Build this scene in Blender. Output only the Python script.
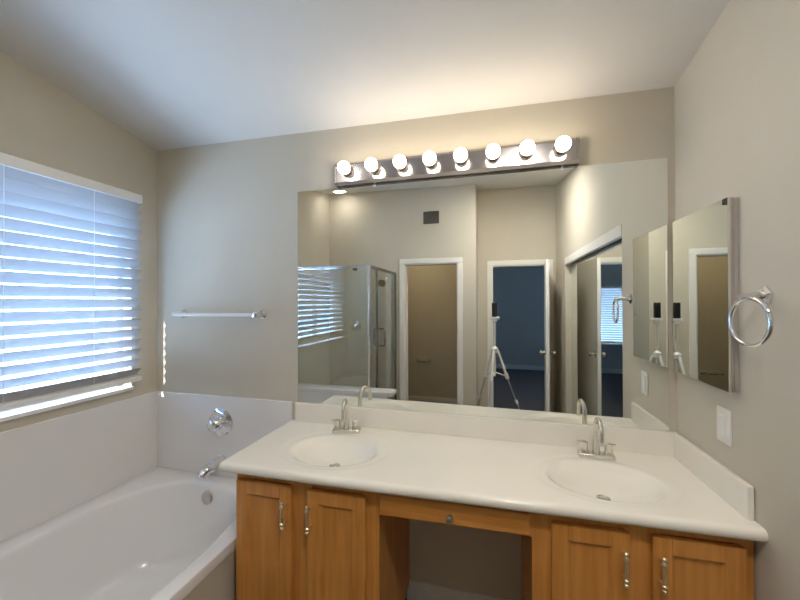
import bpy, bmesh, math
from mathutils import Vector, Matrix

# ------------------------------------------------------------------ scene, camera, light
for o in list(bpy.data.objects):
    bpy.data.objects.remove(o)
scene = bpy.context.scene
COL = scene.collection

YAW, PITCH, ROLL = math.radians(14.8174), math.radians(.29), math.radians(-.151)
CAM = Vector((0, -1.76, 1.5244))
R_ = Vector((math.cos(YAW), math.sin(YAW), 0)); F0 = Vector((-math.sin(YAW), math.cos(YAW), 0)); Z_ = Vector((0, 0, 1))
F_ = F0 * math.cos(PITCH) + Z_ * math.sin(PITCH); U_ = -F0 * math.sin(PITCH) + Z_ * math.cos(PITCH)
CX = R_ * math.cos(ROLL) + U_ * math.sin(ROLL); CY = -R_ * math.sin(ROLL) + U_ * math.cos(ROLL)
cd = bpy.data.cameras.new('camera_view'); cd.sensor_width = 36; cd.lens = 351.774 * 36 / 800; cd.clip_start = .005
cam = bpy.data.objects.new('camera_view', cd); COL.objects.link(cam)
cam.matrix_world = Matrix(((CX.x, CY.x, -F_.x, CAM.x), (CX.y, CY.y, -F_.y, CAM.y), (CX.z, CY.z, -F_.z, CAM.z), (0, 0, 0, 1)))
scene.camera = cam

SKY = 8.4
BULB = 11.0
SUN = 8.0
w = bpy.data.worlds.new('sky'); scene.world = w; w.use_nodes = True
bg = w.node_tree.nodes['Background']
bg.inputs[0].default_value = (.32, .57, 1.0, 1); bg.inputs[1].default_value = SKY
sl = bpy.data.lights.new('sun', 'SUN'); sl.energy = SUN; sl.angle = .009; sl.color = (1, .95, .86)
so = bpy.data.objects.new('sun', sl); COL.objects.link(so)
SD = Vector((.32, 1.0, -.63)).normalized()
so.rotation_euler = SD.to_track_quat('-Z', 'Y').to_euler(); so.location = (-5, -3, 5)
# sky portals: they add no light, they only guide the sampling of the sky through the two window openings
def portal(name, loc, sx, sy, rot):
    l = bpy.data.lights.new(name, 'AREA'); l.shape = 'RECTANGLE'; l.size = sx; l.size_y = sy
    l.cycles.is_portal = True
    o = bpy.data.objects.new(name, l); COL.objects.link(o); o.location = loc; o.rotation_euler = rot
portal('bath_window_portal', (-2.20, -.75, 1.59), 1.12, 1.24, (0, -math.pi / 2, 0))
portal('bedroom_side_portal', (2.72, -4.9, 1.80), .5, .6, (0, math.pi / 2, 0))  # sky portal at the added bedroom side window
portal('bedroom_window_portal', (-.85, -6.74, 1.23), 1.0, 1.24, (math.pi / 2, 0, 0))
scene.view_settings.view_transform = 'Standard'; scene.view_settings.look = 'None'
scene.view_settings.gamma = 1; scene.view_settings.use_curve_mapping = False
scene.view_settings.exposure = 1.27
scene.cycles.max_bounces = 14; scene.cycles.diffuse_bounces = 6; scene.cycles.glossy_bounces = 8
scene.cycles.transparent_max_bounces = 16; scene.cycles.sample_clamp_indirect = 6
scene.cycles.use_denoising = True

# ------------------------------------------------------------------ materials
def mat(name, col, rough=.5, metal=0.0, noise=0.0, nscale=40, bump=0.0, bscale=200, spec=.5, coat=0.0):
    m = bpy.data.materials.new(name); m.use_nodes = True
    nt = m.node_tree; b = nt.nodes['Principled BSDF']
    b.inputs['Base Color'].default_value = (*col, 1); b.inputs['Roughness'].default_value = rough
    b.inputs['Metallic'].default_value = metal; b.inputs['Specular IOR Level'].default_value = spec
    b.inputs['Coat Weight'].default_value = coat
    tc = nt.nodes.new('ShaderNodeTexCoord')
    if noise:
        n = nt.nodes.new('ShaderNodeTexNoise'); n.inputs['Scale'].default_value = nscale; n.inputs['Detail'].default_value = 4
        r = nt.nodes.new('ShaderNodeValToRGB')
        r.color_ramp.elements[0].color = (*[c * (1 - noise) for c in col], 1)
        r.color_ramp.elements[1].color = (*[min(1, c * (1 + noise)) for c in col], 1)
        r.color_ramp.elements[0].position = .3; r.color_ramp.elements[1].position = .7
        nt.links.new(tc.outputs['Object'], n.inputs['Vector']); nt.links.new(n.outputs['Fac'], r.inputs[0])
        nt.links.new(r.outputs[0], b.inputs['Base Color'])
    if bump:
        n2 = nt.nodes.new('ShaderNodeTexNoise'); n2.inputs['Scale'].default_value = bscale; n2.inputs['Detail'].default_value = 3
        bp = nt.nodes.new('ShaderNodeBump'); bp.inputs['Strength'].default_value = bump; bp.inputs['Distance'].default_value = .002
        nt.links.new(tc.outputs['Object'], n2.inputs['Vector']); nt.links.new(n2.outputs['Fac'], bp.inputs['Height'])
        nt.links.new(bp.outputs[0], b.inputs['Normal'])
    return m

def wood(name, axis):
    m = bpy.data.materials.new(name); m.use_nodes = True
    nt = m.node_tree; b = nt.nodes['Principled BSDF']
    tc = nt.nodes.new('ShaderNodeTexCoord'); mp = nt.nodes.new('ShaderNodeMapping')
    sc = [26, 26, 26]; sc[axis] = 1.6; mp.inputs['Scale'].default_value = sc
    n = nt.nodes.new('ShaderNodeTexNoise'); n.inputs['Scale'].default_value = 1.6; n.inputs['Detail'].default_value = 6; n.inputs['Distortion'].default_value = .5
    n2 = nt.nodes.new('ShaderNodeTexNoise'); n2.inputs['Scale'].default_value = 4; n2.inputs['Detail'].default_value = 2
    mx = nt.nodes.new('ShaderNodeMath'); mx.operation = 'MULTIPLY_ADD'; mx.inputs[1].default_value = .45
    r = nt.nodes.new('ShaderNodeValToRGB')
    r.color_ramp.elements[0].position = .45; r.color_ramp.elements[0].color = (.45, .18, .034, 1)
    r.color_ramp.elements[1].position = .95; r.color_ramp.elements[1].color = (.68, .305, .075, 1)
    nt.links.new(tc.outputs['Object'], mp.inputs['Vector']); nt.links.new(mp.outputs[0], n.inputs['Vector'])
    nt.links.new(tc.outputs['Object'], n2.inputs['Vector'])
    nt.links.new(n2.outputs['Fac'], mx.inputs[0]); nt.links.new(n.outputs['Fac'], mx.inputs[2])
    nt.links.new(mx.outputs[0], r.inputs[0]); nt.links.new(r.outputs[0], b.inputs['Base Color'])
    b.inputs['Roughness'].default_value = .38
    return m

def mirror_mat(name, col=(.86, .88, .85)):
    m = bpy.data.materials.new(name); m.use_nodes = True; nt = m.node_tree
    nt.nodes.remove(nt.nodes['Principled BSDF'])
    g = nt.nodes.new('ShaderNodeBsdfGlossy'); g.inputs['Color'].default_value = (*col, 1); g.inputs['Roughness'].default_value = 0
    nt.links.new(g.outputs[0], nt.nodes['Material Output'].inputs[0]); return m

def glass_mat(name, col=(.95, .975, .97), f0=.05):
    m = bpy.data.materials.new(name); m.use_nodes = True; nt = m.node_tree
    nt.nodes.remove(nt.nodes['Principled BSDF'])
    t = nt.nodes.new('ShaderNodeBsdfTransparent'); t.inputs[0].default_value = (*col, 1)
    g = nt.nodes.new('ShaderNodeBsdfGlossy'); g.inputs['Roughness'].default_value = 0
    lw = nt.nodes.new('ShaderNodeLayerWeight'); lw.inputs[0].default_value = .5
    pw = nt.nodes.new('ShaderNodeMath'); pw.operation = 'POWER'; pw.inputs[1].default_value = 5
    f = nt.nodes.new('ShaderNodeMath'); f.operation = 'MULTIPLY_ADD'; f.inputs[1].default_value = 1 - f0; f.inputs[2].default_value = f0
    nt.links.new(lw.outputs['Facing'], pw.inputs[0]); nt.links.new(pw.outputs[0], f.inputs[0])
    mx = nt.nodes.new('ShaderNodeMixShader')
    nt.links.new(f.outputs[0], mx.inputs[0]); nt.links.new(t.outputs[0], mx.inputs[1]); nt.links.new(g.outputs[0], mx.inputs[2])
    nt.links.new(mx.outputs[0], nt.nodes['Material Output'].inputs[0]); return m

def emit_mat(name, col, s):
    m = bpy.data.materials.new(name); m.use_nodes = True; nt = m.node_tree
    nt.nodes.remove(nt.nodes['Principled BSDF'])
    e = nt.nodes.new('ShaderNodeEmission'); e.inputs[0].default_value = (*col, 1); e.inputs[1].default_value = s
    nt.links.new(e.outputs[0], nt.nodes['Material Output'].inputs[0]); return m

def slat_mat(name):
    m = bpy.data.materials.new(name); m.use_nodes = True; nt = m.node_tree
    b = nt.nodes['Principled BSDF']; b.inputs['Base Color'].default_value = (.46, .47, .49, 1); b.inputs['Roughness'].default_value = .42
    t = nt.nodes.new('ShaderNodeBsdfTranslucent'); t.inputs[0].default_value = (.85, .87, .9, 1)
    mx = nt.nodes.new('ShaderNodeMixShader'); mx.inputs[0].default_value = .03
    nt.links.new(b.outputs[0], mx.inputs[1]); nt.links.new(t.outputs[0], mx.inputs[2])
    nt.links.new(mx.outputs[0], nt.nodes['Material Output'].inputs[0]); return m

M = dict(
    wall=mat('wall_paint', (.575, .53, .44), .75, noise=.015, nscale=6, bump=.12, bscale=160, spec=.25),
    ceil=mat('ceiling_paint', (.70, .68, .645), .85, noise=.015, nscale=5, bump=.15, bscale=120, spec=.2),
    trim=mat('trim_paint', (.78, .76, .72), .4, noise=.01),
    floor=mat('bath_floor_tile', (.10, .08, .065), .45, noise=.15, nscale=9),
    carpet=mat('dark_carpet', (.12, .112, .115), .95, noise=.25, nscale=60, bump=.5, bscale=500),
    bedwall=mat('bedroom_paint', (.52, .51, .48), .8, noise=.02),
    woodv=wood('honey_wood_vertical', 2), woodh=wood('honey_wood_horizontal', 0),
    marble=mat('cultured_marble', (.84, .805, .725), .22, noise=.02, nscale=5, coat=.3),
    tub=mat('white_acrylic', (.80, .79, .78), .12, noise=.006, nscale=4, coat=.4),
    surround=mat('white_surround', (.76, .745, .73), .2, noise=.006, nscale=4, coat=.2),
    chrome=mat('chrome', (.82, .82, .84), .09, 1, noise=.02),
    satin=mat('satin_steel', (.62, .60, .58), .28, 1, noise=.02),
    bar=mat('light_bar_chrome', (.46, .43, .43), .17, 1, noise=.02),
    nickel=mat('brushed_nickel', (.72, .69, .62), .25, 1, noise=.03),
    brass=mat('pale_brass', (.88, .76, .52), .42, 1, noise=.03),
    dark=mat('dark_void', (.02, .02, .02), .6, noise=.1),
    black=mat('black_plastic', (.015, .015, .018), .35, noise=.05),
    whiteplastic=mat('white_plastic', (.82, .81, .79), .35, noise=.01),
    vent=mat('vent_metal', (.09, .085, .07), .6, noise=.05),
    vinyl=mat('window_vinyl', (.74, .70, .62), .45, noise=.01),
    slat=slat_mat('blind_slat'),
    mirror=mirror_mat('mirror_silver'), mirror2=mirror_mat('cabinet_mirror_silver', (.80, .82, .79)),
    glass=glass_mat('shower_glass', f0=.10), pane=glass_mat('window_glass', (.98, .985, .985), .03),
    bulb=emit_mat('bulb_glow', (1.0, .86, .68), BULB),
    lamp=emit_mat('recessed_glow', (1.0, .935, .85), 16.0), fill_tub=emit_mat('tub_fill_glow', (1.0, .935, .85), 16.0), fill_main=emit_mat('main_fill_glow', (1.0, .94, .865), 195.0),  # tub and main glows belong to added, unseen fill lamps
    fill_toilet=emit_mat('warm_fill_glow', (1.0, .80, .52), 16.0),  # glow of the lamp added to brighten the toilet room
    concrete=mat('pale_concrete', (.62, .60, .56), .9, noise=.06, nscale=3),
    cabside=mat('cabinet_edge', (.40, .36, .32), .45, noise=.02),
    darkchrome=mat('dark_chrome', (.34, .35, .36), .2, 1, noise=.02),  # darker chrome for the shower's side frame and door handles
    socket=mat('socket_metal', (.30, .27, .25), .4, 1, noise=.03),
    stucco=mat('outside_stucco', (.55, .50, .43), .9, noise=.05),
)

# ------------------------------------------------------------------ mesh helpers
def box(bm, a, b, bev=0.0, seg=2):
    lo = [min(a[i], b[i]) for i in range(3)]; hi = [max(a[i], b[i]) for i in range(3)]
    mtx = Matrix.Translation([(lo[i] + hi[i]) / 2 for i in range(3)]) @ Matrix.Diagonal([hi[i] - lo[i] for i in range(3)] + [1])
    vs = bmesh.ops.create_cube(bm, size=1, matrix=mtx)['verts']
    if bev:
        es = list({e for v in vs for e in v.link_edges})
        bmesh.ops.bevel(bm, geom=es, offset=bev, segments=seg, affect='EDGES', profile=.5)

def tube(bm, pts, rad, seg=16, cap=True):
    pts = [Vector(p) for p in pts]
    rads = rad if isinstance(rad, (list, tuple)) else [rad] * len(pts)
    rings = []; prev = None
    for i, p in enumerate(pts):
        t = (pts[min(i + 1, len(pts) - 1)] - pts[max(i - 1, 0)]).normalized()
        if prev is None:
            n = t.orthogonal().normalized()
        else:
            n = (prev - t * prev.dot(t)).normalized()
        prev = n; b = t.cross(n)
        rings.append([bm.verts.new(p + (n * math.cos(2 * math.pi * k / seg) + b * math.sin(2 * math.pi * k / seg)) * rads[i]) for k in range(seg)])
    for i in range(len(rings) - 1):
        for k in range(seg):
            bm.faces.new((rings[i][k], rings[i][(k + 1) % seg], rings[i + 1][(k + 1) % seg], rings[i + 1][k]))
    if cap:
        bm.faces.new(list(reversed(rings[0]))); bm.faces.new(rings[-1])

def lathe(bm, origin, axis, prof, seg=28):
    """prof: (distance along axis, radius)"""
    axis = Vector(axis).normalized(); n = axis.orthogonal().normalized(); b = axis.cross(n); o = Vector(origin)
    rings = []
    for d, r in prof:
        if r < 1e-6:
            rings.append([bm.verts.new(o + axis * d)])
        else:
            rings.append([bm.verts.new(o + axis * d + (n * math.cos(2 * math.pi * k / seg) + b * math.sin(2 * math.pi * k / seg)) * r) for k in range(seg)])
    for i in range(len(rings) - 1):
        A, B = rings[i], rings[i + 1]
        for k in range(seg):
            k2 = (k + 1) % seg
            if len(A) == 1 and len(B) == 1: continue
            if len(A) == 1: bm.faces.new((A[0], B[k2], B[k]))
            elif len(B) == 1: bm.faces.new((A[k], A[k2], B[0]))
            else: bm.faces.new((A[k], A[k2], B[k2], B[k]))
    if len(rings[0]) > 1: bm.faces.new(list(reversed(rings[0])))
    if len(rings[-1]) > 1: bm.faces.new(rings[-1])

def torus(bm, c, n, R, r, seg=48, sub=14):
    n = Vector(n).normalized(); a = n.orthogonal().normalized(); b = n.cross(a); c = Vector(c); rings = []
    for i in range(seg):
        t = 2 * math.pi * i / seg; d = a * math.cos(t) + b * math.sin(t)
        rings.append([bm.verts.new(c + d * (R + r * math.cos(2 * math.pi * k / sub)) + n * r * math.sin(2 * math.pi * k / sub)) for k in range(sub)])
    for i in range(seg):
        for k in range(sub):
            bm.faces.new((rings[i][k], rings[i][(k + 1) % sub], rings[(i + 1) % seg][(k + 1) % sub], rings[(i + 1) % seg][k]))

def prism(bm, poly, axis, a, b):
    """extrude a 2D polygon; axis 0: poly=(y,z); 1: (x,z); 2: (x,y)"""
    def P(q, t):
        return (t, q[0], q[1]) if axis == 0 else (q[0], t, q[1]) if axis == 1 else (q[0], q[1], t)
    A = [bm.verts.new(P(q, a)) for q in poly]; B = [bm.verts.new(P(q, b)) for q in poly]
    n = len(poly)
    for i in range(n):
        bm.faces.new((A[i], A[(i + 1) % n], B[(i + 1) % n], B[i]))
    bm.faces.new(list(reversed(A))); bm.faces.new(B)

def wloc(o):
    v = Vector(o.location)
    while o.parent: o = o.parent; v += Vector(o.location)
    return v

def obj(name, build, m, parent=None, smooth=False, kind=None, label=None, cat=None, group=None):
    bm = bmesh.new(); build(bm)
    bmesh.ops.recalc_face_normals(bm, faces=bm.faces)
    if parent is not None:
        org = wloc(parent)
        bmesh.ops.translate(bm, verts=bm.verts, vec=-org); loc = (0, 0, 0)
    else:
        xs = [v.co.x for v in bm.verts]; ys = [v.co.y for v in bm.verts]; zs = [v.co.z for v in bm.verts]
        loc = Vector(((min(xs) + max(xs)) / 2, (min(ys) + max(ys)) / 2, min(zs)))
        bmesh.ops.translate(bm, verts=bm.verts, vec=-loc)
    me = bpy.data.meshes.new(name); bm.to_mesh(me); bm.free()
    me.materials.append(M[m] if isinstance(m, str) else m)
    if smooth:
        for p in me.polygons: p.use_smooth = True
        try: me.set_sharp_from_angle(angle=math.radians(38))
        except Exception: pass
    o = bpy.data.objects.new(name, me); COL.objects.link(o); o.location = loc
    if parent is not None: o.parent = parent
    tag(o, label, cat, group, kind); return o

def tag(o, label=None, cat=None, group=None, kind=None):
    if label: o['label'] = label
    if cat: o['category'] = cat
    if group: o['group'] = group
    if kind: o['kind'] = kind
    return o

def empty(name, loc, label, cat, group=None):
    o = bpy.data.objects.new(name, None); COL.objects.link(o); o.location = loc; o.empty_display_size = .05
    return tag(o, label, cat, group)

def boxes(*bs, bev=0.0):
    def f(bm):
        for a, b in bs: box(bm, a, b, bev)
    return f

def struct(name, build, m, parent=None, label=None, smooth=False):
    return obj(name, build, m, parent, smooth, None if parent else 'structure', label)

# ------------------------------------------------------------------ the room
XL, XR, YF, YB = -2.057, .757, -2.4445, -2.9886       # window wall, right wall, far wall, bedroom-door wall
T = .12
WY0, WY1, WZ0, WZ1 = -.165, -1.34, 1.03, 2.08           # window opening
def ceil_z(x, y): return 2.4865 - .0142 * (x - XL) + .1779 * (-y)

struct('floor', boxes(((XL - T, T, -.1), (XR + 1.0, YB - .1, 0)), ((-2.3, YB - .1, -.1), (-.293, -3.67, 0))), 'floor')
struct('wall_back', boxes(((XL - T, 0, 0), (XR + T, T, 2.60))), 'wall')
struct('wall_left', boxes(((XL - T, 0, 0), (XL, WY0, 3.1)), ((XL - T, WY1, 0), (XL, YF - T, 3.1)),
                          ((XL - T, WY0, 0), (XL, WY1, WZ0)), ((XL - T, WY0, WZ1), (XL, WY1, 3.1))), 'wall')
C0, C1, CZ = -.658, -2.3906, 1.993
struct('wall_right', boxes(((XR, 0, 0), (XR + T + .06, C0, 3.1)), ((XR, C1, 0), (XR + T + .06, YB - .1, 3.1)), ((XR, C0, CZ), (XR + T, C1, 3.1)),
                           ((XR + T + .03, C0, 0), (XR + T + .06, C1, 3.1))), 'wall')
TX0, TX1, DZ = -1.05, -.405, 1.985                     # doorway to the toilet room
struct('wall_far', boxes(((XL - T, YF, 0), (TX0, YF - T, 3.1)), ((TX1, YF, 0), (-.193, YF - T, 3.1)), ((TX0, YF, DZ), (TX1, YF - T, 3.1)),
                         ((-.193, YF - T, 0), (-.193 - .1, YB - .1, 3.1))), 'wall')
BX0, BX1, BZ = -.012, .667, 1.99                        # doorway to the bedroom
struct('wall_rear', boxes(((-.29, YB, 0), (BX0, YB - .1, 3.1)), ((BX1, YB, 0), (XR + T, YB - .1, 3.1)), ((BX0, YB, BZ), (BX1, YB - .1, 3.1))), 'wall')

def ceiling(bm):
    pts = [(XL - T, T), (XR + 1.0, T), (XR + 1.0, YB - .1), (XL - T, YB - .1)]
    a = [bm.verts.new((x, y, ceil_z(x, y))) for x, y in pts]; b = [bm.verts.new((x, y, ceil_z(x, y) + .12)) for x, y in pts]
    bm.faces.new(list(reversed(a))); bm.faces.new(b)
    for i in range(4): bm.faces.new((a[i], a[(i + 1) % 4], b[(i + 1) % 4], b[i]))
struct('ceiling', ceiling, 'ceil')

# toilet room beyond the far doorway
struct('wall_toilet_room', boxes(((-2.0, -3.55, 0), (-.29, -3.67, 2.44)), ((-1.95, YF - T, 0), (-2.05, -3.67, 2.44)), ((-.193, YB - .1, 0), (-.293, -3.67, 2.44))), 'wall')
struct('ceiling_toilet_room', boxes(((-2.05, YF - T, 2.44), (-.193 - .1, -3.67, 2.5))), 'ceil')
struct('baseboard_toilet_room', boxes(((-1.95, -3.55, 0), (-.293, -3.535, .075)), bev=.004), 'trim')

cl_ = empty('fill_ceiling_lamp', (-1.0, -3.0, 2.44), 'added small round fill lamp on the toilet room ceiling', 'ceiling light')  # added unseen lamp, lifts the brightness of the toilet room
obj('rim', lambda bm: lathe(bm, (-1.0, -3.0, 2.44), (0, 0, -1), [(0, .11), (.02, .11), (.024, .10)], 32), 'whiteplastic', cl_, smooth=True)
obj('diffuser', lambda bm: lathe(bm, (-1.0, -3.0, 2.42), (0, 0, -1), [(0, .098), (.02, .09), (.04, .06), (.048, 0)], 32), 'fill_toilet', cl_, smooth=True)

# bedroom beyond the open door
EY = -6.6
BWX0, BWX1, BWZ0, BWZ1 = -1.35, -.35, .61, 1.85
struct('floor_bedroom', boxes(((-2.3, -3.67, -.1), (2.6, EY - .1, -.005)), ((-.293, YB - .1, -.1), (2.6, -3.67, -.005))), 'carpet')
struct('wall_bedroom_far', boxes(((-2.4, EY, 0), (BWX0, EY - .12, 2.6)), ((BWX1, EY, 0), (2.7, EY - .12, 2.6)), ((BWX0, EY, 0), (BWX1, EY - .12, BWZ0)), ((BWX0, EY, BWZ1), (BWX1, EY - .12, 2.6))), 'bedwall')
struct('wall_bedroom_left', boxes(((-2.3, -3.67, 0), (-2.4, EY, 2.6)), ((-2.3, -3.67, 0), (-.293, -3.7, 2.6))), 'bedwall')
struct('wall_bedroom_right', boxes(((2.6, YB - .1, 0), (2.7, -4.6, 2.6)), ((2.6, -5.2, 0), (2.7, EY, 2.6)), ((2.6, -4.6, 0), (2.7, -5.2, 1.4)), ((2.6, -4.6, 2.05), (2.7, -5.2, 2.6)), ((XR + T, YB - .0, 0), (2.7, YB - .1, 2.6))), 'bedwall')
struct('ceiling_bedroom', boxes(((-2.4, YB - .1, 2.6), (2.7, EY - .12, 2.7))), 'ceil')
struct('baseboard_bedroom', boxes(((-2.3, EY, 0), (2.6, EY + .015, .10)), bev=.004), 'trim')

# outside: pale ground and the roof eave over the window
struct('ground', boxes(((-12, 8, -.3), (XL - T, -14, -.2)), ((XL - T, EY - .14, -.3), (6, -14, -.2))), 'concrete')
struct('eave', boxes(((XL - T, 1.5, 2.60), (XL - T - .43, -7, 2.78))), 'stucco')

# casings, jambs, baseboards
def casing(x0, x1, z, y, wd=.062, th=.016):
    return boxes(((x0 - wd, y, 0), (x0, y + th, z)), ((x1, y, 0), (x1 + wd, y + th, z)), ((x0 - wd, y, z), (x1 + wd, y + th, z + wd)), bev=.004)
struct('trim_1', casing(TX0, TX1, DZ, YF), 'trim')
struct('trim_2', casing(BX0, BX1, BZ, YB), 'trim')
struct('trim_3', boxes(((TX0, YF + .002, 0), (TX0 + .012, YF - T - .01, DZ)), ((TX1, YF + .002, 0), (TX1 - .012, YF - T - .01, DZ)), ((TX0, YF + .002, DZ), (TX1, YF - T - .01, DZ - .012))), 'trim')
struct('trim_4', boxes(((BX0, YB + .002, 0), (BX0 + .012, YB - .11, BZ)), ((BX1, YB + .002, 0), (BX1 - .012, YB - .11, BZ)), ((BX0, YB + .002, BZ), (BX1, YB - .11, BZ - .012))), 'trim')
struct('baseboard_back', boxes(((-.43, 0, 0), (.13, -.014, .105)), bev=.004), 'trim')
struct('baseboard_far', boxes(((TX1 + .062, YF, 0), (-.193, YF + .013, .085)), ((-.193, YF, 0), (-.18, YB, .085)), bev=.003), 'trim')
struct('baseboard_right', boxes(((XR, -.57, 0), (XR - .013, C0, .085)), ((XR, C1, 0), (XR - .013, YB, .085)), bev=.003), 'trim')

# closet with mirrored sliding doors on the right wall
struct('trim_5', boxes(((XR - .006, C0, CZ - .072), (XR + .03, C1, CZ)), ((XR + .03, C0, CZ - .03), (XR + .115, C1, CZ)), bev=.003), 'trim', label='white track fascia over the closet opening')
cl = empty('mirrored_closet_door', (.89, -1.52, 0), 'tall mirrored sliding closet door set in right wall opening', 'mirror')
obj('mirror_panel', boxes(((.815, C0 + .002, .03), (.821, C1 - .0, CZ - .03))), 'mirror', cl)
obj('bottom_track', boxes(((.765, C0, 0), (.814, C1, .02)), bev=.003), 'satin', cl)
obj('top_track', boxes(((.79, C0, CZ - .055), (.814, C1, CZ - .031))), 'dark', cl, label='dark upper track')

# ------------------------------------------------------------------ bathroom window
wn = struct('window_1', boxes(((XL - T, WY0, WZ0), (XL - .07, WY0 - .03, WZ1)), ((XL - T, WY1, WZ0), (XL - .07, WY1 + .045, WZ1)),
                              ((XL - T, WY0, WZ0), (XL - .07, WY1, WZ0 + .03)), ((XL - T, WY0, WZ1), (XL - .07, WY1, WZ1 - .045)), bev=.003), 'vinyl')
obj('mullion', boxes(((XL - .115, -.74, WZ0 + .03), (XL - .08, -.79, WZ1 - .045)), bev=.003), 'vinyl', wn)
obj('pane', boxes(((XL - .10, WY0 - .03, WZ0 + .03), (XL - .096, WY1 + .045, WZ1 - .045))), 'pane', wn)
struct('trim_6', boxes(((XL - .07, WY0, WZ0 - .012), (XL + .004, WY1, WZ0 + .004)), ((XL + .0005, WY0 + .0, WZ0 - .016), (XL + .024, WY1 - .01, WZ0 + .004)), bev=.003), 'trim', label='white window sill')

SXC = XL + .030; SW = .064; TILT = math.radians(47); PIT = .0575; NS = 18
bl = empty('window_blind', (XL, (WY0 + WY1) / 2, 1.08), 'wide white horizontal slat blind covering window above bathtub', 'blind')
def slats(bm):
    for i in range(NS):
        z = 1.118 + i * PIT
        def prof(s, off):
            u = (s - .5) * SW; c = .004 * (1 - (2 * s - 1) ** 2) + off
            # outer edge low, inner edge high
            return (SXC + u * math.cos(TILT) - c * math.sin(TILT), z + u * math.sin(TILT) + c * math.cos(TILT))
        poly = [prof(s / 6, 0) for s in range(7)] + [prof(s / 6, -.0028) for s in range(6, -1, -1)]
        prism(bm, poly, 1, -.140, WY1 - .03)
obj('slats', slats, 'slat', bl, smooth=True)
obj('valance', boxes(((XL + .058, -.150, 2.105), (XL + .068, WY1 - .04, 2.155)), ((XL, -.150, 2.105), (XL + .06, -.158, 2.155)), ((XL, WY1 - .03, 2.105), (XL + .06, WY1 - .04, 2.155)), bev=.003), 'whiteplastic', bl)
obj('head_rail', boxes(((XL + .002, -.158, 2.115), (XL + .056, WY1 - .03, 2.15))), 'whiteplastic', bl)
obj('bottom_rail', boxes(((SXC - .027, -.140, 1.066), (SXC + .027, WY1 - .03, 1.094)), bev=.005), 'whiteplastic', bl)
for cy in (-.40, -.75, -1.15):
    obj('ladder_cord', lambda bm, cy=cy: (tube(bm, [(SXC + .024, cy, 1.09), (SXC + .024, cy, 2.118)], .0012, 6), tube(bm, [(SXC - .024, cy, 1.09), (SXC - .024, cy, 2.118)], .0012, 6)), 'whiteplastic', bl)

# ------------------------------------------------------------------ tub, surround, shower
TR_ = -1.085; TY = -1.40; TZ = .5
struct('trim_7', boxes(((XL, 0, TZ - .02), (-1.09, -.012, .967)), ((XL, 0, TZ - .02), (XL + .012, TY, .967)), bev=.004), 'surround', label='white tub surround panels')
tb = empty('bathtub', ((XL + TR_) / 2, TY / 2, 0), 'white oval bathtub set in a deck beneath the window', 'bathtub')
def tubshell(bm):
    N = 128; cx, cy = -1.548, -.715; ax, ay = .392, .612; n_ = 2.7
    x0, x1, y0, y1 = XL + .0125, TR_, TY, -.0125
    angs = sorted([2 * math.pi * k / N for k in range(N)] + [math.atan2(y - cy, x - cx) % (2 * math.pi) for x in (x0, x1) for y in (y0, y1)])
    def se(t, s):
        c, s_ = math.cos(t), math.sin(t)
        r = (abs(c / ax) ** n_ + abs(s_ / ay) ** n_) ** (-1 / n_)
        return cx + r * c * s, cy + r * s_ * s
    def rc(t, g=0):
        c, s_ = math.cos(t), math.sin(t)
        r = min(((x1 if c > 0 else x0) - cx) / c if abs(c) > 1e-9 else 1e9, ((y1 if s_ > 0 else y0) - cy) / s_ if abs(s_) > 1e-9 else 1e9)
        x, y = cx + r * c, cy + r * s_
        return max(x0 + g, min(x1 - g, x)), max(y0 + g, min(y1 - g, y))
    rings = []
    rings.append([(*rc(t), TZ - .045) for t in angs]); rings.append([(*rc(t), TZ - .012) for t in angs])
    rings.append([(*rc(t, .003), TZ - .004) for t in angs]); rings.append([(*rc(t, .011), TZ) for t in angs])
    for s, z in ((1.035, TZ), (1.012, TZ - .002), (.995, TZ - .008), (.985, TZ - .018), (.975, TZ - .035), (.955, TZ - .09), (.925, TZ - .18), (.89, TZ - .27), (.86, TZ - .335), (.82, TZ - .372), (.76, TZ - .392), (.6, TZ - .40), (.3, TZ - .402)):
        rings.append([(*se(t, s), z) for t in angs])
    V = [[bm.verts.new(p) for p in r] for r in rings]
    K = len(angs)
    for i in range(len(V) - 1):
        for k in range(K):
            bm.faces.new((V[i][k], V[i][(k + 1) % K], V[i + 1][(k + 1) % K], V[i + 1][k]))
    c = bm.verts.new((cx, cy, TZ - .403))
    for k in range(K): bm.faces.new((V[-1][k], V[-1][(k + 1) % K], c))
obj('shell', tubshell, 'tub', tb, smooth=True)
obj('apron', boxes(((TR_ - .09, -.02, 0), (TR_ - .006, TY, TZ - .03))), 'wall', tb, label='beige painted apron')
obj('overflow_plate', lambda bm: lathe(bm, (-1.55, -.128, .432), (0, -1, .18), [(-.006, .036), (.004, .036), (.009, .03), (.011, .0)]), 'satin', tb, smooth=True, label='round steel overflow plate')
obj('drain', lambda bm: lathe(bm, (-1.55, -.30, .098), (0, 0, 1), [(0, .035), (.004, .033), (.004, 0)]), 'satin', tb, smooth=True)

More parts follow.
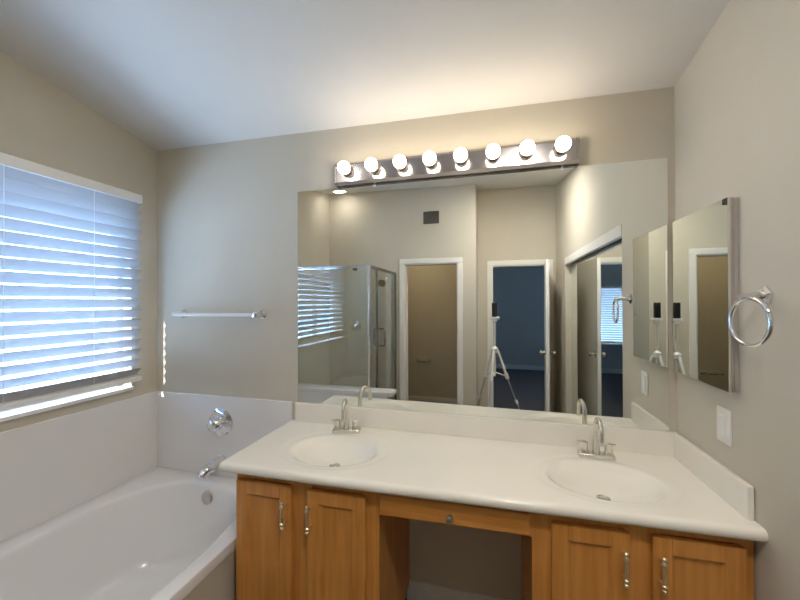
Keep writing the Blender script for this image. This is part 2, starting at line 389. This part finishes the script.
sp = empty('tub_spout', (-1.557, -.012, .575), 'chrome tub spout on white surround above the overflow plate', 'spout')
obj('spout_body', lambda bm: tube(bm, [(-1.557, -.012, .59), (-1.557, -.03, .59), (-1.557, -.06, .588), (-1.557, -.125, .582), (-1.557, -.152, .572), (-1.557, -.163, .558)], [.032, .032, .030, .027, .025, .020], 24), 'chrome', sp, smooth=True)
obj('spout_flange', lambda bm: lathe(bm, (-1.557, -.012, .59), (0, -1, 0), [(0, .034), (.006, .034), (.008, .03)]), 'chrome', sp, smooth=True)
vv = empty('tub_valve', (-1.562, -.012, .815), 'round chrome mixer dial on white surround above tub spout', 'valve')
obj('escutcheon', lambda bm: lathe(bm, (-1.562, -.012, .815), (0, -1, 0), [(0, .082), (.005, .081), (.014, .066), (.018, .045), (.02, 0)], 40), 'chrome', vv, smooth=True)
obj('dial', lambda bm: lathe(bm, (-1.562, -.03, .815), (0, -1, 0), [(0, .036), (.02, .04), (.042, .04), (.056, .03), (.062, .012), (.063, 0)], 32), 'chrome', vv, smooth=True)
obj('lever', lambda bm: tube(bm, [(-1.53, -.06, .815), (-1.502, -.064, .812), (-1.482, -.066, .809)], [.008, .007, .006], 12), 'chrome', vv, smooth=True)

# knee wall between tub and shower
KZ = .68; GY = -1.491; GX = -1.165
kw = struct('wall_knee', boxes(((XL, TY, 0), (-.955, -1.53, KZ - .04))), 'surround')
struct('trim_8', boxes(((XL, TY + .012, KZ - .04), (-.905, -1.54, KZ)), bev=.008), 'surround', label='white ledge cap')
sh = empty('shower_enclosure', (GX, -1.95, 0), 'chrome framed clear glass corner shower enclosure beyond the bathtub', 'shower')
HZ = 1.885
obj('glass_panel', boxes(((XL + .02, GY, KZ), (GX - .01, GY - .006, HZ - .02))), 'glass', sh)
obj('header_rail', boxes(((XL, GY + .012, HZ - .03), (GX + .012, GY - .016, HZ)), bev=.003), 'chrome', sh)
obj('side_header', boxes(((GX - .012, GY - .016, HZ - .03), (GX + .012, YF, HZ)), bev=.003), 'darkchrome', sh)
obj('corner_post', boxes(((GX - .012, GY + .012, KZ), (GX + .012, GY - .014, HZ - .03)), bev=.003), 'chrome', sh)
obj('wall_channel', boxes(((XL + .013, GY + .01, KZ), (XL + .03, GY - .014, HZ - .03)), bev=.002), 'chrome', sh)
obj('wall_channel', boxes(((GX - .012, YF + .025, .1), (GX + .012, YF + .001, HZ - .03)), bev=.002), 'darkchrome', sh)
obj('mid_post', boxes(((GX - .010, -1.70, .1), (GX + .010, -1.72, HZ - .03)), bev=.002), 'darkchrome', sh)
obj('fixed_glass', boxes(((GX - .003, -1.542, .1), (GX + .003, -1.70, HZ - .03))), 'glass', sh)
dr = obj('door', boxes(((GX - .003, -1.73, .11), (GX + .003, YF + .03, HZ - .035))), 'glass', sh)
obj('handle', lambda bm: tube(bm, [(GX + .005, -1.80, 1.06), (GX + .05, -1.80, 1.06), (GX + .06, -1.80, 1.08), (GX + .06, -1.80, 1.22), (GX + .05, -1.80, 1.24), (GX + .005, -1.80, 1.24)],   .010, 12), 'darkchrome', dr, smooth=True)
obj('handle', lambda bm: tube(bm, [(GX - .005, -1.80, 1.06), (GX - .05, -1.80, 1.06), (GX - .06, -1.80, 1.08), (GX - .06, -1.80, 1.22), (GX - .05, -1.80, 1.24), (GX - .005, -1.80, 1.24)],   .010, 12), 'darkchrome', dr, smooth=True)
obj('shower_curb', boxes(((GX - .05, -1.54, 0), (GX + .05, YF, .10)), bev=.008), 'surround', sh)
obj('glass_clip', boxes(((-1.335, GY + .012, HZ - .052), (-1.295, GY - .016, HZ - .028)), bev=.004), 'dark', sh, label='small dark glass clip')

sv = empty('shower_valve', (-1.69, YF, 1.215), 'round chrome shower valve on rear wall behind shower glass', 'valve')
obj('escutcheon', lambda bm: lathe(bm, (-1.69, YF, 1.215), (0, 1, 0), [(0, .075), (.006, .074), (.014, .05), (.016, 0)], 32), 'chrome', sv, smooth=True)
obj('dial', lambda bm: lathe(bm, (-1.69, YF + .014, 1.215), (0, 1, 0), [(0, .03), (.04, .034), (.05, .02), (.052, 0)], 24), 'chrome', sv, smooth=True)
shd = empty('shower_sprayer', (-1.29, YF, 1.78), 'chrome shower head on a short arm inside the glass enclosure', 'shower head')
obj('arm', lambda bm: tube(bm, [(-1.29, YF, 1.80), (-1.29, YF + .06, 1.80), (-1.29, YF + .13, 1.775)], .010, 12), 'chrome', shd, smooth=True)
obj('spray_head', lambda bm: lathe(bm, (-1.29, YF + .12, 1.785), (0, .75, -.6), [(0, .012), (.03, .02), (.05, .05), (.062, .052), (.064, 0)], 28), 'chrome', shd, smooth=True)
obj('flange', lambda bm: lathe(bm, (-1.29, YF, 1.80), (0, 1, 0), [(0, .03), (.006, .028), (.012, .012)], 24), 'chrome', shd, smooth=True)

# ------------------------------------------------------------------ towel bar, vent, recessed lamp
tw = empty('towel_bar', (-1.61, 0, 1.42), 'white and chrome towel bar on wall above the tub valve', 'towel bar')
obj('bar', lambda bm: tube(bm, [(-1.862, -.062, 1.452), (-1.285, -.062, 1.452)], .0105, 16), 'whiteplastic', tw, smooth=True, label='white bar')
for px in (-1.845, -1.285):
    obj('bracket', lambda bm, px=px: lathe(bm, (px, 0, 1.452), (0, -1, 0), [(0, .026), (.006, .025), (.014, .014), (.045, .012)] + ([(.05, .019), (.074, .019), (.078, .012), (.079, 0)] if px > -1.5 else [(.066, .010), (.067, 0)]), 24), 'chrome', tw, smooth=True)

vt = empty('air_vent', (-.717, YF, 2.47), 'small dark square air vent high on wall over toilet doorway', 'vent')
obj('frame', boxes(((-.812, YF, 2.465), (-.795, YF + .01, 2.612)), ((-.622, YF, 2.465), (-.639, YF + .01, 2.612)), ((-.812, YF, 2.465), (-.622, YF + .01, 2.48)), ((-.812, YF, 2.597), (-.622, YF + .01, 2.612)), ((-.8, YF, 2.47), (-.63, YF + .002, 2.6))), 'vent', vt)
obj('louvers', lambda bm: [box(bm, (-.795, YF + .003, 2.484 + i * .0145), (-.639, YF + .009, 2.492 + i * .0145)) for i in range(8)], 'vent', vt)

def downlight(lx, ly, label, glow='lamp'):
  lz = ceil_z(lx, ly)
  rl = empty('recessed_light', (lx, ly, lz), label, 'ceiling light', 'recessed ceiling lamps')
  cn = Vector((-.0142, -.1779, -1)).normalized()
  obj('trim_ring', lambda bm: lathe(bm, (lx, ly, lz), cn, [(-.0, .095), (.006, .093), (.010, .075), (.006, .072)], 40), 'whiteplastic', rl, smooth=True)
  obj('lens', lambda bm: lathe(bm, (lx, ly, lz), cn, [(.004, .071), (.011, .071), (.014, .05), (.015, 0)], 40), glow, rl, smooth=True)
downlight(-1.80, -2.20, 'round white recessed lamp in ceiling over the shower')
downlight(-1.25, -1.30, 'added recessed fill lamp in ceiling over the bathtub edge', 'fill_tub')  # added unseen lamp, brightens the tub side
downlight(.25, -1.72, 'added recessed fill lamp in ceiling near the tripod', 'fill_main')  # added unseen lamp, general fill for the middle of the room

# ------------------------------------------------------------------ vanity
VL = -1.087; CT = .865
ct = empty('vanity_countertop', (-.17, -.28, .825), 'cream cultured marble countertop with two moulded sinks along the mirror', 'countertop')
SINKS = ((-.69, -.305), (.395, -.31))
def counter(bm):
    # cross-section from the wall to the rounded front edge and back underneath
    x0, x1 = VL, XR - .0005
    prof = [(-.001 - .527 * i / 72, CT, 1) for i in range(73)]
    r = .019
    for i in range(1, 13):
        a = math.pi * i / 12
        prof.append((-.537 - r * math.sin(a), CT - r + r * math.cos(a), 0))
    prof.append((-.46, CT - 2 * r, 0)); 
    nx = 230
    xs = [x0 + .012 * (1 - math.cos(math.pi / 2 * min(1, 0))) + (x1 - x0) * i / nx for i in range(nx + 1)]
    def dz(x, y):
        d = 0
        for sx, sy in SINKS:
            q = math.hypot((x - sx) / .265, (y - sy - .005) / .205)
            if q < 1:
                t = min(1, (1 - q) / .12); d = max(d, .0025 * t * t * (3 - 2 * t))
            q = math.hypot((x - sx) / .200, (y - sy) / .158)
            if q < 1.08:
                t = min(1, (1.08 - q) / .25); lip = .0025 + .008 * t * t * (3 - 2 * t)
                s = min(1, q); d = max(d, lip + .066 * (1 - s * s) ** 1.05)
        return d
    grid = [[bm.verts.new((x, y, z - (dz(x, y) if top else 0))) for (y, z, top) in prof] for x in xs]
    for i in range(nx):
        for j in range(len(prof) - 1):
            bm.faces.new((grid[i][j], grid[i + 1][j], grid[i + 1][j + 1], grid[i][j + 1]))
    # end caps as strips down to the underside
    for k in (0, nx):
        col = grid[k]
        low = [bm.verts.new((v.co.x, v.co.y, CT - 2 * r)) for v in col[:74]]
        for j in range(73):
            try: bm.faces.new((col[j], col[j + 1], low[j + 1], low[j]))
            except ValueError: pass
        bm.faces.new(list(col[73:]))
obj('top', counter, 'marble', ct, smooth=True)
obj('backsplash', boxes(((-1.067, -.001, CT - .002), (XR - .001, -.02, .9665)), bev=.004), 'marble', ct)
obj('side_splash', boxes(((XR - .02, -.02, CT - .002), (XR - .001, -.50, .967)), bev=.004), 'marble', ct)
for sx, sy in SINKS:
    obj('drain', lambda bm, sx=sx, sy=sy: lathe(bm, (sx, sy, CT - .0775), (0, 0, 1), [(0, .024), (.004, .024), (.006, .019), (.004, .016), (.006, .0)], 28), 'nickel', ct, smooth=True, label='metal sink drain')

FY = -.50     # face-frame front
def cabinet(name, label, x0, x1, doors, handles, left_end=False):
    c = empty(name, ((x0 + x1) / 2, -.25, 0), label, 'cabinet', 'vanity base cabinets')
    obj('carcass', boxes(((x0, -.012, .09), (x0 + .016, FY + .019, .826)), ((x1 - .016, -.012, .09), (x1, FY + .019, .826)), ((x0, -.012, .09), (x1, FY + .019, .106)), ((x0 + .005, -.09, 0), (x1 - .005, FY + .09, .09)), ((x0, -.002, .09), (x1, -.012, .826))), 'woodv', c)
    st = [x0]
    fr = [((x0, FY, .09), (doors[0][0] + .012, FY + .019, .826)), ((doors[0][1] - .012, FY, .09), (doors[1][0] + .012, FY + .019, .826)), ((doors[1][1] - .012, FY, .09), (x1, FY + .019, .826)),
          ((x0, FY + .0005, .79), (x1, FY + .019, .826)), ((x0, FY + .0005, .09), (x1, FY + .019, .125))]
    obj('face_frame', boxes(*fr), 'woodv', c)
    for (a, b), hx in zip(doors, handles):
        z0, z1 = .112, .789; s = .052; y0, y1 = FY - .0005, FY - .02
        def dbuild(bm, a=a, b=b):
            box(bm, (a, y0, z0), (a + s, y1, z1), .003); box(bm, (b - s, y0, z0), (b, y1, z1), .003)
            box(bm, (a + s, y0, z1 - s), (b - s, y1, z1), .003); box(bm, (a + s, y0, z0), (b - s, y1, z0 + s), .003)
        d = obj('door', dbuild, 'woodv', c)
        def pbuild(bm, a=a, b=b):
            X0, X1, Z0, Z1 = a + s - .002, b - s + .002, z0 + s - .002, z1 - s + .002
            g = .012; yf = y1 + .012
            P = [bm.verts.new(p) for p in ((X0, y1 + .002, Z0), (X1, y1 + .002, Z0), (X1, y1 + .002, Z1), (X0, y1 + .002, Z1))]
            Q = [bm.verts.new(p) for p in ((X0 + g, yf, Z0 + g), (X1 - g, yf, Z0 + g), (X1 - g, yf, Z1 - g), (X0 + g, yf, Z1 - g))]
            B = [bm.verts.new(p) for p in ((X0, y0, Z0), (X1, y0, Z0), (X1, y0, Z1), (X0, y0, Z1))]
            bm.faces.new(Q); bm.faces.new(B)
            for i in range(4):
                bm.faces.new((P[i], P[(i + 1) % 4], Q[(i + 1) % 4], Q[i])); bm.faces.new((P[i], P[(i + 1) % 4], B[(i + 1) % 4], B[i]))
        obj('door_panel', pbuild, 'woodv', d)
        def hbuild(bm, hx=hx):
            yb = y1 - .028
            pr = [(0, .004), (.003, .0075), (.010, .0075), (.013, .005), (.018, .0085), (.025, .0085), (.028, .0056), (.055, .0054), (.082, .0056), (.085, .0085), (.092, .0085), (.097, .005), (.100, .0075), (.107, .0075), (.110, .004)]
            lathe(bm, (hx, yb, .635), (0, 0, 1), pr, 16)
            for hz in (.656, .724):
                tube(bm, [(hx, y1 + .001, hz), (hx, yb, hz)], .004, 10)
        obj('handle', hbuild, 'brass', d, smooth=True, label='pale brass bar pull')
    return c
cabinet('vanity_cabinet', 'honey wood vanity cabinet beside the bathtub, under left sink', -1.045, -.418, ((-1.034, -.778), (-.708, -.466)), (-.800, -.690))
cabinet('vanity_cabinet', 'honey wood vanity cabinet against white wall, under right sink', .125, .7515, ((.185, .417), (.480, .724)), (.397, .500))
kd = empty('drawer_unit', (-.15, -.25, .72), 'slim honey wood drawer over the open knee space between cabinets', 'drawer')
obj('drawer_front', boxes(((-.412, FY - .0005, .735), (.118, FY - .019, .808)), bev=.003), 'woodh', kd)
obj('rail', boxes(((-.4178, FY, .722), (.1248, FY + .019, .826))), 'woodh', kd)
obj('drawer_box', boxes(((-.39, FY + .02, .735), (.10, -.03, .80))), 'woodh', kd)
obj('knob', lambda bm: lathe(bm, (-.149, FY - .019, .768), (0, -1, 0), [(0, .007), (.010, .006), (.016, .012), (.022, .0155), (.029, .013), (.032, .006), (.033, 0)], 24), 'nickel', kd, smooth=True, label='round metal knob')

# faucets
def faucet(label):
    bx, by = 0, 0
    f = empty('sink_faucet', (0, 0, CT), label, 'faucet', 'faucets behind the two sinks')
    Zc = CT - .004
    def base(bm):
        box(bm, (-.070, -.027, Zc), (.070, .027, Zc + .022), .007, 3)
    obj('base_plate', base, 'nickel', f, smooth=True)
    for s in (-1, 1):
        h = obj('handle', lambda bm, s=s: lathe(bm, (s * .047, 0, Zc + .021), (0, 0, 1), [(0, .020), (.006, .018), (.03, .0155), (.034, .0165), (.042, .016), (.045, .012), (.046, 0)], 28), 'nickel', f, smooth=True)
        obj('lever', lambda bm, s=s: box(bm, (s * .047 - .006 * s, -.006, Zc + .058), (s * .047 + s * .027, .006, Zc + .066), .003), 'nickel', h, smooth=True)
    pts = [(0, 0, Zc + .016), (0, 0, Zc + .03), (0, .0, Zc + .06), (0, 0, Zc + .115)]
    rr = [.017, .015, .0125, .0105]
    for i in range(1, 13):
        a = math.radians(172 * i / 12)
        pts.append((0, -.05 + .05 * math.cos(a), Zc + .125 + .05 * math.sin(a))); rr.append(.0105 - .0015 * i / 12)
    pts.append((0, -.102, Zc + .10)); rr.append(.0095)
    obj('spout', lambda bm: tube(bm, pts, rr, 20), 'nickel', f, smooth=True)
    obj('aerator', lambda bm: lathe(bm, (0, -.102, Zc + .104), (0, 0, -1), [(0, .0105), (.014, .0105), (.014, .0)], 20), 'nickel', f, smooth=True)
    obj('lift_rod', lambda bm: lathe(bm, (0, .02, Zc + .014), (0, 0, 1), [(0, .003), (.03, .003), (.031, .006), (.038, .006), (.04, 0)], 12), 'nickel', f, smooth=True)
    return f
f1 = faucet('brushed nickel faucet at left sink, beside the bathtub end'); 
def copy_tree(o, parent=None):
    c = o.copy(); COL.objects.link(c)
    if parent is not None: c.parent = parent
    for ch in [x for x in COL.objects if x.parent == o]: copy_tree(ch, c)
    return c
f2 = copy_tree(f1); f2['label'] = 'brushed nickel faucet at right sink, nearest the medicine cabinet'
f1.location = (-.722, -.100, CT); f2.location = (.420, -.102, CT)
f1.rotation_euler.z = math.radians(14); f2.rotation_euler.z = math.radians(-3)

# ------------------------------------------------------------------ mirror and light bar
mr = empty('vanity_mirror', (-.17, 0, .968), 'large frameless wall mirror above the double vanity', 'mirror')
obj('mirror_glass', boxes(((-1.054, -.0005, .968), (.727, -.0065, 2.140))), 'mirror', mr)
for cx_ in (-.60, .31):
    obj('mirror_clip', boxes(((cx_ - .006, -.0005, 2.130), (cx_ + .006, -.010, 2.1435)), bev=.002), 'whiteplastic', mr)

lb = empty('vanity_light_bar', (-.22, 0, 2.15), 'chrome eight bulb light bar on wall above large mirror', 'wall light')
def lbar(bm):
    # octagonal-cornered trough: flat face, sloped top and bottom
    poly = [(-.0005, 2.145), (-.030, 2.145), (-.045, 2.158), (-.045, 2.244), (-.030, 2.260), (-.0005, 2.260)]
    prism(bm, poly, 0, -.80, .365)
obj('backplate', lbar, 'bar', lb)
def endcap(x, s):
    return lambda bm: prism(bm, [(-.0005, 2.143), (-.031, 2.143), (-.048, 2.156), (-.048, 2.246), (-.031, 2.263), (-.0005, 2.263)], 0, x, x + s * .012)
obj('end_cap', endcap(-.80, -1), 'bar', lb); obj('end_cap', endcap(.365, 1), 'bar', lb)
for i in range(8):
    bx = -.733 + .1472 * i; bz = 2.209
    s = obj('socket', lambda bm, bx=bx: lathe(bm, (bx, -.0445, bz), (0, -1, 0), [(0, .033), (.003, .033), (.005, .0275), (.034, .0265), (.035, .0145)], 24), 'socket', lb, smooth=True)
    R = .0318; yc = -.103
    pr = [(.046 - .020, .0)] + [(.0265, .0135), (.034, .014)]
    ang0 = math.radians(158)
    pr = [(-.046, .0), (-.046, .0135), (-.037, .0140)] + [(-R * math.cos(a), R * math.sin(a)) for a in [math.radians(22 + (180 - 22) * k / 18) for k in range(19)]]
    pr[-1] = (R, 0)
    obj('bulb', lambda bm, bx=bx, pr=pr: lathe(bm, (bx, yc, bz), (0, -1, 0), pr, 28), 'bulb', s, smooth=True, label='lit round globe bulb')

# ------------------------------------------------------------------ right wall: medicine cabinet, towel ring, switch
mc = empty('medicine_cabinet', (XR, -.22, 1.23), 'mirrored medicine cabinet recessed in right wall beside large mirror', 'cabinet')
PIV = Vector((XR - .016, -.03, 0)); ROT = Matrix.Translation(PIV) @ Matrix.Rotation(-math.radians(1.0), 4, 'Z') @ Matrix.Translation(-PIV)
def rotd(build):
    def f(bm):
        build(bm); bmesh.ops.transform(bm, matrix=ROT, verts=bm.verts)
    return f
MY0, MY1, MZ0, MZ1 = -.03, -.402, 1.232, 1.857
obj('body', boxes(((XR - .013, MY0, MZ0 + .002), (XR - .0005, MY1 + .001, MZ1 - .002)), bev=.001), 'cabside', mc)
md = obj('mirror_door', rotd(boxes(((XR - .0225, MY0, MZ0), (XR - .0155, MY1, MZ1)))), 'mirror2', mc)
obj('door_edge', rotd(boxes(((XR - .015, MY0, MZ0 + .001), (XR - .009, MY1 - .0005, MZ1 - .001)))), 'cabside', md)

tr = empty('towel_ring', (XR, -.51, 1.36), 'chrome towel ring on right wall beside medicine cabinet', 'towel ring')
obj('wall_plate', lambda bm: lathe(bm, (XR, -.515, 1.538), (-1, 0, 0), [(0, .031), (.006, .030), (.012, .022), (.014, .012)], 6), 'chrome', tr)
obj('arm', lambda bm: tube(bm, [(XR - .01, -.515, 1.538), (XR - .035, -.522, 1.54), (XR - .062, -.540, 1.536), (XR - .074, -.546, 1.534)], [.013, .010, .009, .011], 16), 'chrome', tr, smooth=True)
obj('ring', lambda bm: torus(bm, (XR - .066, -.562, 1.466), (1, .12, 0), .066, .006, 64, 14), 'chrome', tr, smooth=True)

sw = empty('switch_plate', (XR, -.328, 1.045), 'white switch plate on right wall under medicine cabinet', 'switch')
obj('plate', boxes(((XR - .0005, -.291, 1.044), (XR - .006, -.365, 1.162)), bev=.002), 'trim', sw)
obj('rocker', boxes(((XR - .0055, -.311, 1.068), (XR - .009, -.345, 1.138)), bev=.001), 'whiteplastic', sw)

# ------------------------------------------------------------------ bedroom door and its hanging tag
DA = math.radians(96); DLEN = .665; HX, HY = BX1 - .014, YB + .018
d1 = empty('door_1', (HX, HY, 0), None, None); d1['kind'] = 'structure'
ddir = Vector((math.cos(DA), math.sin(DA), 0)); dn = Vector((ddir.y, -ddir.x, 0))
def dpt(a, n, z): return Vector((HX, HY, 0)) + ddir * a + dn * n + Vector((0, 0, z))
def slab(bm, a0=0, a1=DLEN, n0=-.035, n1=0, z0=.012, z1=1.978):
    poly = [dpt(a0, n0, 0), dpt(a1, n0, 0), dpt(a1, n1, 0), dpt(a0, n1, 0)]
    prism(bm, [(p.x, p.y) for p in poly], 2, z0, z1)
obj('door_slab', slab, 'trim', d1)
for s in (-1, 1):
    n0 = 0 if s > 0 else -.035
    obj('door_knob', lambda bm, s=s, n0=n0: lathe(bm, dpt(DLEN - .06, n0, .965), dn * s, [(0, .032), (.004, .031), (.008, .014), (.03, .011), (.036, .022), (.05, .027), (.06, .022), (.064, 0)], 24), 'nickel', d1, smooth=True, label='metal door knob')
def tagb(bm):
    slab(bm, DLEN - .075, DLEN - .04, .012, .0145, .79, .90); torus(bm, dpt(DLEN - .06, .014, .925), dn, .028, .002, 24, 6)
obj('door_tag', tagb, 'whiteplastic', label='small white tag hanging from the bedroom door knob', cat='tag')

# bedroom window and blind
w2 = struct('window_2', boxes(((BWX0, EY - .12, BWZ0), (BWX0 + .04, EY - .07, BWZ1)), ((BWX1, EY - .12, BWZ0), (BWX1 - .04, EY - .07, BWZ1)), ((BWX0, EY - .12, BWZ0), (BWX1, EY - .07, BWZ0 + .04)), ((BWX0, EY - .12, BWZ1), (BWX1, EY - .07, BWZ1 - .04))), 'vinyl')
obj('pane', boxes(((BWX0 + .04, EY - .10, BWZ0 + .04), (BWX1 - .04, EY - .096, BWZ1 - .04))), 'pane', w2)
w3 = struct('added_window_3', boxes(((2.64, -4.6, 1.4), (2.70, -4.65, 2.05)), ((2.64, -5.2, 1.4), (2.70, -5.15, 2.05)), ((2.64, -4.6, 1.4), (2.70, -5.2, 1.45)), ((2.64, -4.6, 2.0), (2.70, -5.2, 2.05)), ((2.64, -4.88, 1.45), (2.70, -4.92, 2.0))), 'vinyl')  # added unseen side window, lets more daylight into the bedroom
obj('pane', boxes(((2.66, -4.65, 1.45), (2.664, -5.15, 2.0))), 'pane', w3)
b2 = empty('window_blind', ((BWX0 + BWX1) / 2, EY, BWZ0), 'white slat blind on the bedroom window seen past the door', 'blind')
def slats2(bm):
    n = 24
    for i in range(n):
        z = BWZ0 + .05 + i * (BWZ1 - BWZ0 - .1) / (n - 1)
        prism(bm, [(EY - .053, z - .023), (EY - .0515, z - .024), (EY - .0285, z + .023), (EY - .030, z + .024)], 0, BWX0 + .02, BWX1 - .02)
obj('slats', slats2, 'slat', b2)
obj('head_rail', boxes(((BWX0 + .01, EY - .06, BWZ1 - .035), (BWX1 - .01, EY - .015, BWZ1 - .002))), 'whiteplastic', b2)

# toilet paper holder
tp = empty('paper_holder', (-1.02, -3.55, .60), 'chrome toilet paper holder on wall inside the toilet room', 'paper holder')
for px in (-1.105, -.935):
    obj('post', lambda bm, px=px: lathe(bm, (px, -3.55, .632), (0, 1, 0), [(0, .024), (.008, .022), (.014, .012), (.055, .011), (.058, .017), (.078, .017), (.08, 0)], 20), 'chrome', tp, smooth=True)
obj('roller', lambda bm: tube(bm, [(-1.10, -3.482, .632), (-1.06, -3.482, .632), (-1.055, -3.482, .632), (-.985, -3.482, .632), (-.98, -3.482, .632), (-.94, -3.482, .632)], [.009, .009, .014, .014, .009, .009], 16), 'chrome', tp, smooth=True)

# ------------------------------------------------------------------ tripod with the camera on it
TXc, TYc = .012, -1.80
tpd = empty('tripod', (TXc, TYc, 0), 'thin white tripod standing in room, seen in large mirror', 'tripod')
obj('centre_pole', lambda bm: tube(bm, [(TXc, TYc, .80), (TXc, TYc, 1.06), (TXc, TYc, 1.33)], [.012, .012, .011], 16), 'whiteplastic', tpd, smooth=True)
obj('hub', lambda bm: lathe(bm, (TXc, TYc, 1.02), (0, 0, 1), [(0, .022), (.01, .034), (.05, .034), (.06, .02), (.07, .014)], 20), 'whiteplastic', tpd, smooth=True)
obj('mount_head', boxes(((TXc - .042, TYc - .02, 1.35), (TXc + .050, TYc + .02, 1.376)), ((TXc - .02, TYc - .018, 1.325), (TXc + .025, TYc + .018, 1.35)), bev=.005), 'whiteplastic', tpd)
for a in (-15, -135, -255):
    a = math.radians(a); dx, dy = math.cos(a), math.sin(a)
    def P(r, z): return (TXc + dx * r, TYc + dy * r, z)
    lg = obj('leg', lambda bm: tube(bm, [P(.028, 1.05), P(.117, .80)], [.013, .012], 12), 'whiteplastic', tpd, smooth=True)
    obj('lower_leg', lambda bm: tube(bm, [P(.117, .80), P(.30, .30), P(.405, .02)], [.007, .0065, .006], 10), 'satin', lg, smooth=True)
    obj('clamp', lambda bm: tube(bm, [P(.108, .825), P(.126, .775)], [.019, .019], 12), 'whiteplastic', lg, smooth=True)
    obj('clamp', lambda bm: tube(bm, [P(.205, .565), P(.218, .53)], [.014, .014], 12), 'whiteplastic', lg, smooth=True)
    obj('foot', lambda bm: lathe(bm, P(.408, 0), (0, 0, 1), [(0, .014), (.02, .012), (.03, .008)], 12), 'black', lg, smooth=True)
    obj('brace', lambda bm: tube(bm, [P(.012, .835), P(.108, .80)], .007, 8), 'whiteplastic', lg, smooth=True)
cm = empty('camera', (TXc, TYc, 1.376), 'small upright black camera mounted on the white tripod', 'camera')
obj('body', boxes(((TXc - .024, TYc - .016, 1.376), (TXc + .024, TYc + .018, 1.512)), bev=.006), 'black', cm)
obj('lens', lambda bm: lathe(bm, (TXc - .0, TYc + .018, 1.488), (0, 1, 0), [(0, .018), (.006, .018), (.007, .012), (.006, 0)], 24), 'black', cm, smooth=True)

# the vanity's front runs slightly out of square with the mirror wall
for r in (ct, kd, *[o for o in COL.objects if o.name.startswith('vanity_cabinet')]):
    for o in [r] + list(r.children_recursive):
        if o.type == 'MESH':
            off = wloc(o)
            for v in o.data.vertices:
                x, y = v.co.x + off.x, v.co.y + off.y
                v.co.y += .026 * max(0, x + .6) * max(0, min(1.05, y / -.54))
